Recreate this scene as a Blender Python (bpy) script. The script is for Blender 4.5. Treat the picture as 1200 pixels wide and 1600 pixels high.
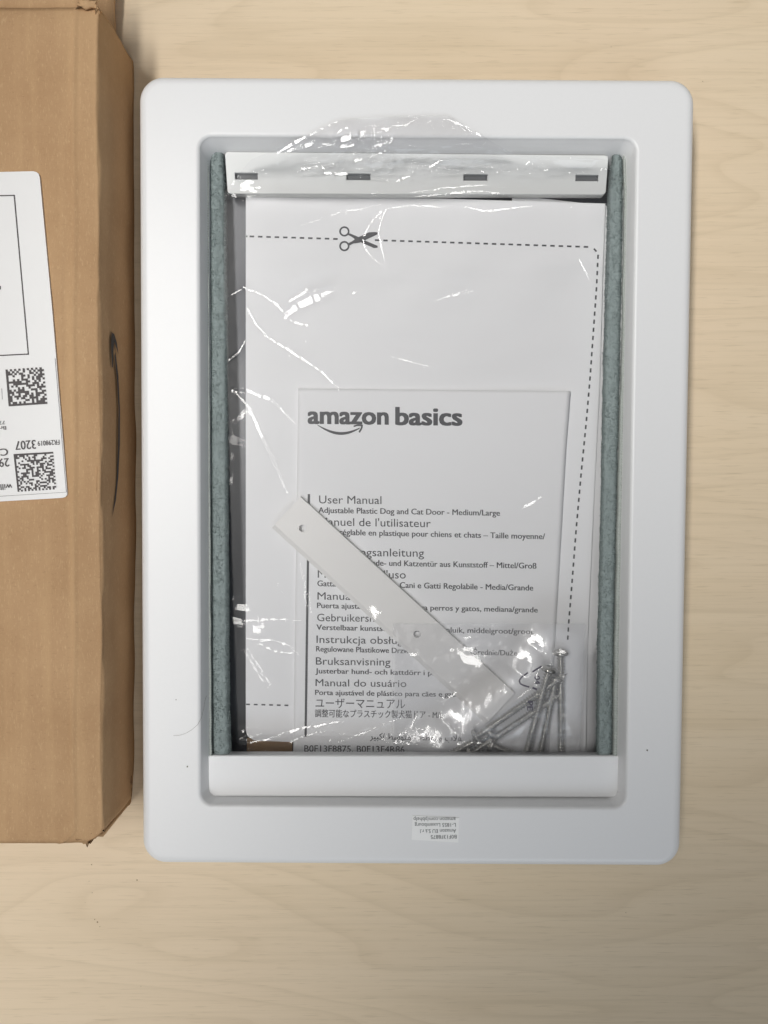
import bpy, bmesh, math, random
import numpy as np
from mathutils import Vector

# ------------------------------------------------------------------ scene, camera, light
for o in list(bpy.data.objects):
    bpy.data.objects.remove(o)
S = bpy.context.scene
COL = S.collection
rng = np.random.default_rng(7)
random.seed(7)

CAM_Z, TILT, FPX = 0.431, math.radians(-1.9), 1204.0
cd = bpy.data.cameras.new('camera')
cam = bpy.data.objects.new('camera', cd)
COL.objects.link(cam)
cam.location = (0, 0, CAM_Z)
cam.rotation_euler = (TILT, 0, 0)
cd.sensor_fit = 'VERTICAL'
cd.sensor_height = 32.0
cd.lens = FPX / 1600 * 32.0
cd.clip_start = 0.01
cd.clip_end = 50
S.camera = cam

w = bpy.data.worlds.new('World')
S.world = w
w.use_nodes = True
bg = w.node_tree.nodes['Background']
bg.inputs[0].default_value = (0.94, 0.97, 1.0, 1)
bg.inputs[1].default_value = 0.11

def aim(o, target):
    d = Vector(target) - o.location
    o.rotation_euler = d.to_track_quat('-Z', 'Y').to_euler()

LAMPS = []

def lamp_row(x, ys, watts, radius, target, cone, blend):
    for y in ys:
        LAMPS.append((x, y, 1.75, watts, radius, target[0], target[1], cone))
        ld = bpy.data.lights.new('ceiling_and_fill_spot', 'SPOT')
        ld.energy = watts
        ld.color = (1.0, 0.98, 0.95)
        ld.shadow_soft_size = radius
        ld.spot_size = math.radians(cone)
        ld.spot_blend = blend
        lo = bpy.data.objects.new('ceiling_and_fill_spot', ld)
        COL.objects.link(lo)
        lo.location = (x, y, 1.75)
        aim(lo, target)

lamp_row(-0.64, (-0.80, -0.58, -0.36, -0.14, 0.08, 0.30, 0.52), 11.0, 0.11, (-0.413, -0.162, 0.0), 34.7, 1.0)  # cones fade out at lower right, standing in for a person's cast shadow
lamp_row(-0.617, (-0.07, 0.13, 0.334, 0.54, 0.74), 19.3, 0.11, (0.267, 0.394, 0.0), 40.1, 1.0)  # added row brightening the upper right while the lower right stays dim
for x_ in (-0.95, -0.42, 0.0, 0.25, 0.5):
    lamp_row(x_, (-0.55, 0.95), 0.85, 0.03, (0.0, 0.05, 0.0), 40, 1.0)  # weak small spots added only to make the film creases glint

wd = bpy.data.lights.new('window_light', 'AREA')
wd.shape = 'RECTANGLE'
wd.size, wd.size_y = 1.1, 1.1
wd.energy = 9.0
wd.color = (0.84, 0.91, 1.0)
wo = bpy.data.objects.new('window_light', wd)
COL.objects.link(wo)
wo.location = (0.45, -1.5, 1.5)
aim(wo, (0, 0, 0))

S.view_settings.view_transform = 'Standard'
S.view_settings.look = 'None'
S.view_settings.exposure = 0.13
S.view_settings.gamma = 1.0
S.view_settings.use_curve_mapping = False
S.render.engine = 'CYCLES'
S.cycles.use_denoising = True
S.cycles.caustics_reflective = False
S.cycles.caustics_refractive = False
S.cycles.max_bounces = 10
S.cycles.transparent_max_bounces = 16

# ------------------------------------------------------------------ geometry helpers
CT, ST = math.cos(TILT), math.sin(TILT)

def ray(px, py):
    dx = (np.asarray(px, float) - 600) / FPX
    dy = (800 - np.asarray(py, float)) / FPX
    return dx, dy * CT + ST, dy * ST - CT

def P(px, py, z):
    """the place on the height z that the photograph shows at (px, py)"""
    dx, dy, dz = ray(px, py)
    t = (np.asarray(z, float) - CAM_Z) / dz
    return np.stack([t * dx, t * dy, CAM_Z + t * dz], -1)

def Pv(px, py, z):
    return Vector(P(px, py, z).tolist())

def srgb(r, g, b):
    f = lambda c: (c / 255 / 12.92) if c <= 10 else ((c / 255 + 0.055) / 1.055) ** 2.4
    return (f(r), f(g), f(b), 1)

def link(name, me, mat=None, parent=None, smooth=False):
    o = bpy.data.objects.new(name, me)
    COL.objects.link(o)
    if mat is not None:
        for m in (mat if isinstance(mat, (list, tuple)) else [mat]):
            me.materials.append(m)
    if parent is not None:
        o.parent = parent
    if smooth:
        me.polygons.foreach_set('use_smooth', [True] * len(me.polygons))
    return o

def mesh(verts, faces):
    me = bpy.data.meshes.new('m')
    me.from_pydata([tuple(map(float, v)) for v in verts], [], [tuple(int(i) for i in f) for f in faces])
    me.update()
    return me

def tag(o, label, cat, group=None):
    o['label'] = label
    o['category'] = cat
    if group:
        o['group'] = group
    return o

def empty(name, loc=(0, 0, 0)):
    """things whose parts are given in world places: the Empty sits at the base, parts are offset back"""
    o = bpy.data.objects.new(name, None)
    o.empty_display_size = 0.01
    COL.objects.link(o)
    o.location = loc
    return o

def part(name, me, mat, parent, smooth=False):
    o = link(name, me, mat, parent, smooth)
    base = Vector((0, 0, 0))
    p = parent
    while p is not None:
        base += p.location
        p = p.parent
    me.transform(__import__('mathutils').Matrix.Translation(-base))
    return o

def grid_faces(nr, nc):
    i = np.arange(nr - 1)[:, None] * nc + np.arange(nc - 1)[None, :]
    return np.stack([i, i + 1, i + nc + 1, i + nc], -1).reshape(-1, 4)[:, ::-1]

def grid_mesh(V):
    nr, nc, _ = V.shape
    me = bpy.data.meshes.new('m')
    F = grid_faces(nr, nc)
    me.vertices.add(nr * nc)
    me.vertices.foreach_set('co', V.reshape(-1).astype(np.float32))
    me.loops.add(F.size)
    me.loops.foreach_set('vertex_index', F.reshape(-1).astype(np.int32))
    me.polygons.add(len(F))
    me.polygons.foreach_set('loop_start', np.arange(0, F.size, 4, dtype=np.int32))
    me.update(calc_edges=True)
    me.validate()
    return me

def prism_px(poly, ztop, zbot, bevel=0.0, seg=2):
    """solid with the px outline poly on its top face (ztop number or function), straight walls down to zbot"""
    zt = ztop if callable(ztop) else (lambda x, y: ztop)
    zb = zbot if callable(zbot) else (lambda x, y: zbot)
    bm = bmesh.new()
    top = [bm.verts.new(Pv(x, y, zt(x, y))) for x, y in poly]
    bot = [bm.verts.new((t.co.x, t.co.y, zb(x, y))) for t, (x, y) in zip(top, poly)]
    bm.faces.new(top)
    bm.faces.new(bot[::-1])
    n = len(poly)
    for i in range(n):
        bm.faces.new((top[i], bot[i], bot[(i + 1) % n], top[(i + 1) % n]))
    bmesh.ops.recalc_face_normals(bm, faces=bm.faces)
    if bevel:
        es = [e for e in bm.edges if all(v in top for v in e.verts)]
        bmesh.ops.bevel(bm, geom=es, offset=bevel, segments=seg, profile=0.5, affect='EDGES')
    me = bpy.data.meshes.new('m')
    bm.to_mesh(me)
    bm.free()
    return me

def flat_px(polys, zf):
    """thin printed shapes lying on the height function zf(px, py)"""
    V, F = [], []
    for poly in polys:
        k = len(V)
        for x, y in poly:
            V.append(P(x, y, zf(x, y)))
        F.append(list(range(k, k + len(poly)))[::-1])
    return mesh(V, F)

def wn(o):
    m = o.modifiers.new('wn', 'WEIGHTED_NORMAL')
    m.keep_sharp = True
    return o

def stroke(pts, wd):
    """polyline with width wd (px) -> quads"""
    out = []
    for (x0, y0), (x1, y1) in zip(pts, pts[1:]):
        l = math.hypot(x1 - x0, y1 - y0) or 1
        nx, ny = -(y1 - y0) / l * wd / 2, (x1 - x0) / l * wd / 2
        out.append([(x0 + nx, y0 + ny), (x1 + nx, y1 + ny), (x1 - nx, y1 - ny), (x0 - nx, y0 - ny)])
    return out

_fc = {}
def glyphs(body, bold=0.0):
    key = body
    if key in _fc:
        return _fc[key]
    c = bpy.data.curves.new('t', 'FONT')
    c.body = body
    c.resolution_u = 3
    c.offset = 0.0
    o = bpy.data.objects.new('t', c)
    COL.objects.link(o)
    bpy.context.view_layer.update()
    me = bpy.data.meshes.new_from_object(o.evaluated_get(bpy.context.evaluated_depsgraph_get()))
    v = np.array([x.co[:2] for x in me.vertices])
    f = [list(p.vertices) for p in me.polygons]
    bpy.data.objects.remove(o)
    bpy.data.curves.remove(c)
    bpy.data.meshes.remove(me)
    _fc[key] = (v, f)
    return v, f

CAP = glyphs('H')[0][:, 1].max()

def text_px(lines, zf):
    """lines: (body, start px of baseline, end px, cap vector px, bold)"""
    V, F = [], []
    for body, A, B, C, bold in lines:
        v, f = glyphs(body, bold)
        if not len(v):
            continue
        k = len(V)
        x0, x1 = v[:, 0].min(), v[:, 0].max()
        u = (v[:, 0] - x0) / (x1 - x0)
        t = v[:, 1] / CAP
        # heavier weights: the same outlines set again a hair to the side
        for q, sh in enumerate((0.0,) if not bold else (-bold, 0.0, bold) if bold < 0.03 else (-bold, -bold / 2, 0.0, bold / 2, bold)):
            k = len(V)
            us = u + sh / (x1 - x0)
            for up_ in ((0.0,) if bold < 0.03 else (-0.025, 0.025)):
                k = len(V)
                X = A[0] + (B[0] - A[0]) * us + C[0] * (t + up_)
                Y = A[1] + (B[1] - A[1]) * us + C[1] * (t + up_)
                for a, b in zip(X, Y):
                    V.append(P(a, b, zf(a, b) + q * 4e-6 + up_ * 6e-5))
                F += [[i + k for i in g] for g in f]
    me = mesh(V, F)
    bm = bmesh.new()
    bm.from_mesh(me)
    for fc in bm.faces:
        fc.normal_update()
        if fc.normal.z < 0:
            fc.normal_flip()
    bm.to_mesh(me)
    bm.free()
    return me

# lattice noise on arrays
def vnoise(x, y, seed=0):
    r = np.random.default_rng(seed)
    T = r.uniform(-1, 1, (64, 64))
    xi, yi = np.floor(x).astype(int), np.floor(y).astype(int)
    fx, fy = x - xi, y - yi
    fx, fy = fx * fx * fx * (fx * (fx * 6 - 15) + 10), fy * fy * fy * (fy * (fy * 6 - 15) + 10)
    g = lambda a, b: T[a % 64, b % 64]
    return ((g(xi, yi) * (1 - fx) + g(xi + 1, yi) * fx) * (1 - fy)
            + (g(xi, yi + 1) * (1 - fx) + g(xi + 1, yi + 1) * fx) * fy)

def dist_poly(X, Y, pts):
    """distance (px) to a polyline and the running share along it"""
    D = np.full(X.shape, 1e9)
    T = np.zeros(X.shape)
    n = len(pts) - 1
    for i, ((x0, y0), (x1, y1)) in enumerate(zip(pts, pts[1:])):
        dx, dy = x1 - x0, y1 - y0
        t = np.clip(((X - x0) * dx + (Y - y0) * dy) / (dx * dx + dy * dy + 1e-9), 0, 1)
        d = np.hypot(X - x0 - t * dx, Y - y0 - t * dy)
        m = d < D
        D = np.where(m, d, D)
        T = np.where(m, (i + t) / n, T)
    return D, T

def sstep(a, b, x):
    t = np.clip((np.asarray(x, float) - a) / (b - a), 0, 1)
    return t * t * (3 - 2 * t)

# ------------------------------------------------------------------ materials
def new_mat(name):
    m = bpy.data.materials.new(name)
    m.use_nodes = True
    return m, m.node_tree.nodes, m.node_tree.links, m.node_tree.nodes['Principled BSDF']

def plain(name, col, rough=0.5, metal=0.0, bump=0.0, scale=400, spec=0.5, mottle=0.0):
    m, N, L, b = new_mat(name)
    b.inputs['Base Color'].default_value = col
    b.inputs['Roughness'].default_value = rough
    b.inputs['Metallic'].default_value = metal
    b.inputs['Specular IOR Level'].default_value = spec
    tc = N.new('ShaderNodeTexCoord')
    if mottle:
        n2 = N.new('ShaderNodeTexNoise')
        n2.inputs['Scale'].default_value = scale * 0.3
        n2.inputs['Detail'].default_value = 6
        L.new(tc.outputs['Object'], n2.inputs['Vector'])
        mx = N.new('ShaderNodeMix')
        mx.data_type = 'RGBA'
        c = Vector(col[:3])
        mx.inputs[6].default_value = (*(c * (1 - mottle)), 1)
        mx.inputs[7].default_value = (*(c * (1 + mottle)), 1)
        L.new(n2.outputs['Fac'], mx.inputs[0])
        L.new(mx.outputs[2], b.inputs['Base Color'])
    if bump:
        n = N.new('ShaderNodeTexNoise')
        n.inputs['Scale'].default_value = scale
        n.inputs['Detail'].default_value = 4
        L.new(tc.outputs['Object'], n.inputs['Vector'])
        bp = N.new('ShaderNodeBump')
        bp.inputs['Strength'].default_value = bump
        bp.inputs['Distance'].default_value = 0.0005
        L.new(n.outputs['Fac'], bp.inputs['Height'])
        L.new(bp.outputs['Normal'], b.inputs['Normal'])
    return m

def ramp(N, L, src, stops):
    r = N.new('ShaderNodeValToRGB')
    e = r.color_ramp.elements
    e[0].position, e[0].color = stops[0]
    e[1].position, e[1].color = stops[-1]
    for p, c in stops[1:-1]:
        k = e.new(p)
        k.color = c
    L.new(src, r.inputs['Fac'])
    return r.outputs['Color']

def mapping(N, L, scale, loc=(0, 0, 0), rot=(0, 0, 0)):
    tc = N.new('ShaderNodeTexCoord')
    mp = N.new('ShaderNodeMapping')
    mp.inputs['Scale'].default_value = scale
    mp.inputs['Location'].default_value = loc
    mp.inputs['Rotation'].default_value = rot
    L.new(tc.outputs['Object'], mp.inputs['Vector'])
    return mp.outputs['Vector']

def noise(N, L, vec, scale, detail=4, rough=0.5, dist=0.0):
    n = N.new('ShaderNodeTexNoise')
    n.inputs['Scale'].default_value = scale
    n.inputs['Detail'].default_value = detail
    n.inputs['Roughness'].default_value = rough
    n.inputs['Distortion'].default_value = dist
    L.new(vec, n.inputs['Vector'])
    return n.outputs['Fac']

def mixc(N, L, fac, a, b, mode='MIX'):
    m = N.new('ShaderNodeMix')
    m.data_type = 'RGBA'
    m.blend_type = mode
    for i, v in ((0, fac), (6, a), (7, b)):
        if hasattr(v, 'is_linked') or hasattr(v, 'links'):
            L.new(v, m.inputs[i])
        else:
            m.inputs[i].default_value = v
    return m.outputs[2]

def wood():
    m, N, L, b = new_mat('pale_maple_laminate')
    # broad figure: contour lines of a stretched noise give the cathedral arches
    v1 = mapping(N, L, (1.6, 7.5, 1), (0.37, 0.52, 0))
    f1 = noise(N, L, v1, 1.5, 2, 0.45, 0.25)
    mul = N.new('ShaderNodeMath'); mul.operation = 'MULTIPLY'; mul.inputs[1].default_value = 15
    L.new(f1, mul.inputs[0])
    sn = N.new('ShaderNodeMath'); sn.operation = 'FRACT'
    L.new(mul.outputs[0], sn.inputs[0])
    rings = ramp(N, L, sn.outputs[0], [(0.0, (0.35, 0.35, 0.35, 1)), (0.1, (0.0, 0.0, 0.0, 1)), (0.75, (0.25, 0.25, 0.25, 1)), (0.97, (1, 1, 1, 1)), (1.0, (0.4, 0.4, 0.4, 1))])
    # fine streaks along x
    v2 = mapping(N, L, (9, 420, 1))
    f2 = noise(N, L, v2, 1.0, 5, 0.6)
    v3 = mapping(N, L, (4, 45, 1))
    f3 = noise(N, L, v3, 1.0, 3, 0.5)
    v4 = mapping(N, L, (60, 900, 1))
    f4 = noise(N, L, v4, 1.0, 2, 0.5)
    v5 = mapping(N, L, (2.5, 3.5, 1), (2, 1, 0))
    f5 = noise(N, L, v5, 1.0, 2, 0.5)
    c = mixc(N, L, ramp(N, L, f3, [(0.3, (0, 0, 0, 1)), (0.7, (1, 1, 1, 1))]), (0.805, 0.665, 0.475, 1), (0.775, 0.63, 0.435, 1))
    c = mixc(N, L, ramp(N, L, f5, [(0.38, (0, 0, 0, 1)), (0.62, (.7, .7, .7, 1))]), c, (0.795, 0.64, 0.46, 1))
    k = mixc(N, L, 0.17, (0, 0, 0, 1), rings)
    c = mixc(N, L, k, c, (0.48, 0.36, 0.21, 1))
    k2 = ramp(N, L, f2, [(0.47, (0, 0, 0, 1)), (0.75, (0.27, 0.27, 0.27, 1))])
    c = mixc(N, L, k2, c, (0.55, 0.43, 0.27, 1))
    k3 = ramp(N, L, f4, [(0.58, (0, 0, 0, 1)), (0.78, (0.30, 0.30, 0.30, 1))])
    c = mixc(N, L, k3, c, (0.43, 0.32, 0.18, 1))
    L.new(c, b.inputs['Base Color'])
    b.inputs['Roughness'].default_value = 0.5
    b.inputs['Specular IOR Level'].default_value = 0.25
    bp = N.new('ShaderNodeBump')
    bp.inputs['Strength'].default_value = 0.12
    bp.inputs['Distance'].default_value = 0.0004
    L.new(f2, bp.inputs['Height'])
    L.new(bp.outputs['Normal'], b.inputs['Normal'])
    return m

def cardboard(name='kraft_cardboard', k=1.17):
    m, N, L, b = new_mat(name)
    v = mapping(N, L, (1, 1, 1))
    f1 = noise(N, L, v, 26, 5, 0.6)
    c = mixc(N, L, ramp(N, L, f1, [(0.3, (0, 0, 0, 1)), (0.7, (1, 1, 1, 1))]), (0.445 * k, 0.282 * k, 0.152 * k, 1), (0.37 * k, 0.224 * k, 0.115 * k, 1))
    v2 = mapping(N, L, (1, 0.22, 1))
    f2 = noise(N, L, v2, 1500, 3, 0.7)
    c = mixc(N, L, ramp(N, L, f2, [(0.55, (0, 0, 0, 1)), (0.78, (0.55, 0.55, 0.55, 1))]), c, (0.62 * k, 0.44 * k, 0.26 * k, 1))
    f3 = noise(N, L, mapping(N, L, (0.4, 1, 1), (3, 1, 0)), 1100, 3, 0.7)
    c = mixc(N, L, ramp(N, L, f3, [(0.58, (0, 0, 0, 1)), (0.80, (0.5, 0.5, 0.5, 1))]), c, (0.22 * k, 0.12 * k, 0.055 * k, 1))
    f4 = noise(N, L, mapping(N, L, (26, 1.6, 1)), 5, 2, 0.5)
    c = mixc(N, L, ramp(N, L, f4, [(0.45, (0, 0, 0, 1)), (0.72, (0.36, 0.36, 0.36, 1))]), c, (0.56 * k, 0.37 * k, 0.20 * k, 1))
    L.new(c, b.inputs['Base Color'])
    b.inputs['Roughness'].default_value = 0.75
    b.inputs['Specular IOR Level'].default_value = 0.2
    bp = N.new('ShaderNodeBump')
    bp.inputs['Strength'].default_value = 0.18
    bp.inputs['Distance'].default_value = 0.0006
    L.new(noise(N, L, v, 500, 5, 0.7), bp.inputs['Height'])
    L.new(bp.outputs['Normal'], b.inputs['Normal'])
    return m

def film(name, haze, tint=(0.995, 0.995, 1.0), rough=0.04, fres=1.41, white=(0.93, 0.93, 0.94), thru=0.35, sheen=0.03):
    m, N, L, b = new_mat(name)
    N.remove(b)
    out = N['Material Output']
    tr = N.new('ShaderNodeBsdfTransparent')
    tr.inputs[0].default_value = (*tint, 1)
    df = N.new('ShaderNodeBsdfDiffuse')
    df.inputs[0].default_value = (*white, 1)
    tl = N.new('ShaderNodeBsdfTranslucent')
    tl.inputs[0].default_value = (*white, 1)
    md = N.new('ShaderNodeMixShader')
    md.inputs[0].default_value = thru
    L.new(df.outputs[0], md.inputs[1])
    L.new(tl.outputs[0], md.inputs[2])
    m1 = N.new('ShaderNodeMixShader')
    m1.inputs[0].default_value = haze
    L.new(tr.outputs[0], m1.inputs[1])
    L.new(md.outputs[0], m1.inputs[2])
    gl = N.new('ShaderNodeBsdfGlossy')
    gl.inputs['Roughness'].default_value = rough
    fr = N.new('ShaderNodeFresnel')
    fr.inputs[0].default_value = fres
    geo = N.new('ShaderNodeNewGeometry')
    # same Fresnel from both sides of the film
    inv = N.new('ShaderNodeMix')
    inv.data_type = 'FLOAT'
    inv.inputs[2].default_value = fres
    inv.inputs[3].default_value = fres
    L.new(geo.outputs['Backfacing'], inv.inputs[0])
    L.new(inv.outputs[0], fr.inputs[0])
    # faint broad sheen of the slightly frosted polythene
    g2 = N.new('ShaderNodeBsdfGlossy')
    g2.inputs['Roughness'].default_value = 0.34
    ms = N.new('ShaderNodeMixShader')
    ms.inputs[0].default_value = sheen
    L.new(m1.outputs[0], ms.inputs[1])
    L.new(g2.outputs[0], ms.inputs[2])
    m2 = N.new('ShaderNodeMixShader')
    L.new(fr.outputs[0], m2.inputs[0])
    L.new(ms.outputs[0], m2.inputs[1])
    L.new(gl.outputs[0], m2.inputs[2])
    L.new(m2.outputs[0], out.inputs['Surface'])
    return m

M = {}
M['wood'] = wood()
M['board'] = cardboard()
M['board_core'] = cardboard('torn_cardboard_core', 0.72)
M['frame'] = plain('white_satin_plastic', (0.82, 0.82, 0.82, 1), 0.34, bump=0.03, scale=1800, mottle=0.012)
M['rail'] = plain('white_rail_plastic', (0.76, 0.77, 0.755, 1), 0.35, bump=0.03, scale=900)
M['core'] = plain('grey_slot_shade', (0.13, 0.135, 0.14, 1), 0.6)  # grey tone standing in for the shade inside the rail slots
M['warm'] = plain('warm_white_plastic', (0.89, 0.875, 0.85, 1), 0.35, bump=0.03, scale=900)
M['dark_flap'] = plain('smoked_vinyl', (0.030, 0.034, 0.048, 1), 0.32, bump=0.08, scale=60)
M['pile'] = plain('teal_pile_fibre', (0.31, 0.36, 0.355, 1), 0.95, spec=0.1, mottle=0.14, scale=4500)
M['pile_back'] = plain('woven_pile_backing', (0.42, 0.45, 0.42, 1), 0.8, bump=0.3, scale=1500, mottle=0.15)
M['paper'] = plain('white_paper', (0.92, 0.92, 0.925, 1), 0.7, bump=0.05, scale=300, spec=0.25)
M['label'] = plain('gloss_label_paper', (0.80, 0.79, 0.775, 1), 0.38, bump=0.05, scale=350, mottle=0.02)
M['sticker'] = plain('clear_white_sticker', (0.95, 0.95, 0.935, 1), 0.22)
M['ink'] = plain('grey_black_ink', (0.075, 0.075, 0.08, 1), 0.6)
M['label_ink'] = plain('thermal_print_ink', (0.06, 0.05, 0.05, 1), 0.55)
M['arrow_ink'] = plain('black_box_print', (0.045, 0.04, 0.037, 1), 0.6)
M['bag_ink'] = plain('purple_grey_bag_ink', (0.06, 0.05, 0.09, 1), 0.5)
M['steel'] = plain('zinc_plated_steel', (0.46, 0.45, 0.42, 1), 0.2, metal=1.0, bump=0.1, scale=900)
M['film'] = film('clear_bag_film', 0.02, thru=0.1, sheen=0.02)
M['milky'] = film('milky_bag_film', 0.12, rough=0.12, thru=0.1)
M['hair'] = plain('dark_hair_strand', (0.10, 0.08, 0.06, 1), 0.5)
M['crumb'] = plain('brown_crumbs', (0.30, 0.21, 0.12, 1), 0.9)
M['insert'] = cardboard('brown_insert_board', 0.62)

# ------------------------------------------------------------------ desk
me = mesh([(-1.2, -1.2, 0), (1.2, -1.2, 0), (1.2, 1.2, 0), (-1.2, 1.2, 0)], [(0, 1, 2, 3)])
desk = link('desk_surface', me, M['wood'])
desk['kind'] = 'structure'

# ------------------------------------------------------------------ pet door
H = 0.035
ZS = 0.0322                         # height of the silhouette of the rounded outer edge
c4 = [P(x, y, ZS) for x, y in ((217, 121.5), (1083, 127), (1062.5, 1352), (225.5, 1345.5))]
ctr = sum(c4) / 4
ROT = math.radians(-0.33)
FW = 0.0005 + (np.linalg.norm(c4[1] - c4[0]) + np.linalg.norm(c4[2] - c4[3])) / 2
FH = 0.0010 + (np.linalg.norm(c4[3] - c4[0]) + np.linalg.norm(c4[2] - c4[1])) / 2
door = empty('pet_door', (ctr[0], ctr[1], 0))
tag(door, 'white plastic pet door panel lying face up on the desk, teal pile strips in its opening', 'pet door')

def to_local(p):
    d = np.asarray(p) - ctr
    c, s = math.cos(-ROT), math.sin(-ROT)
    return np.array([d[0] * c - d[1] * s, d[0] * s + d[1] * c])

def rrect(cx, cy, ww, hh, r, n=14):
    pts = []
    for qx, qy, a0 in ((1, 1, 0), (-1, 1, 90), (-1, -1, 180), (1, -1, 270)):
        for k in range(n + 1):
            a = math.radians(a0 + 90 * k / n)
            pts.append((cx + qx * (ww / 2 - r) + r * math.cos(a), cy + qy * (hh / 2 - r) + r * math.sin(a)))
    return pts

il, it = to_local(P(313, 650, H))[0], to_local(P(650, 215, H))[1]
ir, ib = to_local(P(987, 650, H))[0], to_local(P(650, 1259, H))[1]
icx, icy, iw, ih = (il + ir) / 2, (it + ib) / 2, ir - il, it - ib
loops = []
RO, RI = 0.0125, 0.0062
fo, fi = 0.0046, 0.0019
loops.append((rrect(0, 0, FW + 0.0145, FH + 0.0145, RO + 0.007), 0.0005))  # base flares out unseen to narrow and darken the gap beside the box
loops.append((rrect(0, 0, FW + 0.0105, FH + 0.0105, RO + 0.005), 0.010))
loops.append((rrect(0, 0, FW + 0.0012, FH + 0.0012, RO + 0.0005), 0.027))
for k in range(0, 11):
    a = math.radians(90 * k / 10)
    ins = fo * (1 - math.cos(a))
    loops.append((rrect(0, 0, FW - 2 * ins, FH - 2 * ins, RO - ins), H - fo + fo * math.sin(a)))
loops.append((rrect(0, 0, FW - 2 * fo - 0.0012, FH - 2 * fo - 0.0012, RO - fo - 0.0004), H))
loops.append((rrect(icx, icy, iw + 2 * fi + 0.001, ih + 2 * fi + 0.001, RI + fi), H))
for k in range(0, 9):
    a = math.radians(88 * k / 8)
    ins = fi * (1 - math.sin(a))
    loops.append((rrect(icx, icy, iw + 2 * ins, ih + 2 * ins, RI + ins), H - fi * (1 - math.cos(a))))
def inset(l, r, t, b, rad, z):
    loops.append((rrect(icx + (l - r) / 2, icy + (b - t) / 2, iw - l - r, ih - t - b, rad), z))
inset(0.0002, 0.0002, 0.0003, 0.0001, RI, H - fi - 0.0004)
inset(0.0025, 0.0020, 0.0037, 0.0010, RI - 0.001, 0.0252)
inset(0.0026, 0.0021, 0.0039, 0.0011, RI - 0.001, 0.0210)
inset(0.0062, 0.0060, 0.0062, 0.0045, RI - 0.001, 0.0207)
inset(0.0064, 0.0062, 0.0064, 0.0047, RI - 0.001, 0.0005)
c, s = math.cos(ROT), math.sin(ROT)
V, F = [], []
n = len(loops[0][0])
for pts, z in loops:
    V += [(x * c - y * s, x * s + y * c, z) for x, y in pts]
for l in range(len(loops) - 1):
    for i in range(n):
        j = (i + 1) % n
        F.append((l * n + i, l * n + j, (l + 1) * n + j, (l + 1) * n + i))
fr = link('frame', mesh(V, F), M['frame'], door, True)
wn(fr)

# heights of the contents, falling towards the lower end of the opening
def zc(x, y):
    return 0.0195 - 0.0135 * (np.asarray(y, float) - 310) / 868

def zflap(x, y):
    return np.where(np.asarray(y, float) < 300, 0.0195, zc(x, y)) - 0.0038

# smoked flap behind everything
ys = np.linspace(232, 1200, 60)
xs = np.linspace(340, 962, 40)
X, Y = np.meshgrid(xs, ys)
Z = zflap(X, Y) + 0.0003 * vnoise(X / 40, Y / 160, 3)
part('flap', grid_mesh(P(X, Y, Z)), M['dark_flap'], door, True)

# rail at the head of the flap with four open slots
def rail():
    zt, zb = 0.0262, 0.0212
    A, B, Cc, D = (351, 237), (951, 242.5), (946.5, 304), (355.5, 302.5)
    slots = [(366.5, 402), (541, 578.5), (724.5, 762), (900, 935.5)]
    us = [0.0] + sum([[s0, s1] for s0, s1 in slots], []) + [1.0]
    def q(u, v):
        return (A[0] + (B[0] - A[0]) * u) * (1 - v) + (D[0] + (Cc[0] - D[0]) * u) * v, (A[1] + (B[1] - A[1]) * u) * (1 - v) + (D[1] + (Cc[1] - D[1]) * u) * v
    us = [0.0] + [(k - 353) / 596.0 for k in us[1:-1]] + [1.0]
    vs = [0.0, 0.50, 0.655, 1.0]
    bm = bmesh.new()
    vt, vb = {}, {}
    for i, u in enumerate(us):
        for j, v in enumerate(vs):
            p = Pv(*q(u, v), zt)
            vt[i, j] = bm.verts.new(p)
            vb[i, j] = bm.verts.new((p.x, p.y, zb))
    hole = {(i, 1) for i in (1, 3, 5, 7)}
    for i in range(len(us) - 1):
        for j in range(3):
            if (i, j) in hole:
                for a, b2 in (((i, j), (i + 1, j)), ((i + 1, j), (i + 1, j + 1)), ((i + 1, j + 1), (i, j + 1)), ((i, j + 1), (i, j))):
                    bm.faces.new((vt[a], vt[b2], vb[b2], vb[a]))
            else:
                bm.faces.new((vt[i, j], vt[i, j + 1], vt[i + 1, j + 1], vt[i + 1, j]))
                bm.faces.new((vb[i, j], vb[i + 1, j], vb[i + 1, j + 1], vb[i, j + 1]))
    nI = len(us) - 1
    ring = [(i, 0) for i in range(nI)] + [(nI, j) for j in range(3)] + [(i, 3) for i in range(nI, 0, -1)] + [(0, j) for j in range(3, 0, -1)]
    for a, b2 in zip(ring, ring[1:] + ring[:1]):
        bm.faces.new((vt[a], vb[a], vb[b2], vt[b2]))
    bmesh.ops.recalc_face_normals(bm, faces=bm.faces)
    corner = {(0, 0), (nI, 0), (nI, 3), (0, 3)}
    vert_e = [e for e in bm.edges for k in corner if set(e.verts) == {vt[k], vb[k]}]
    rs = {vt[k] for k in ring}
    es = [e for e in bm.edges if all(v in rs for v in e.verts) and any(abs(f.normal.z) < 0.5 for f in e.link_faces)]
    bmesh.ops.bevel(bm, geom=list(set(vert_e)), offset=0.0018, segments=4, profile=0.5, affect='EDGES')
    es = [e for e in bm.edges if e.is_valid and len(e.link_faces) == 2 and all(v.co.z > zt - 1e-6 for v in e.verts)
          and any(abs(f.normal.z) < 0.5 for f in e.link_faces)]
    bmesh.ops.bevel(bm, geom=es, offset=0.0004, segments=2, profile=0.5, affect='EDGES')
    me = bpy.data.meshes.new('m')
    bm.to_mesh(me)
    bm.free()
    return me
part('slot_shade_liner', prism_px([(358, 262), (944, 264), (943, 292), (359, 290)], 0.0240, 0.0222), M['core'], door)  # added liner under the slots, its grey imitates their shaded depth
rl = part('flap_rail', rail(), M['rail'], door, True)
wn(rl)

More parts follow.
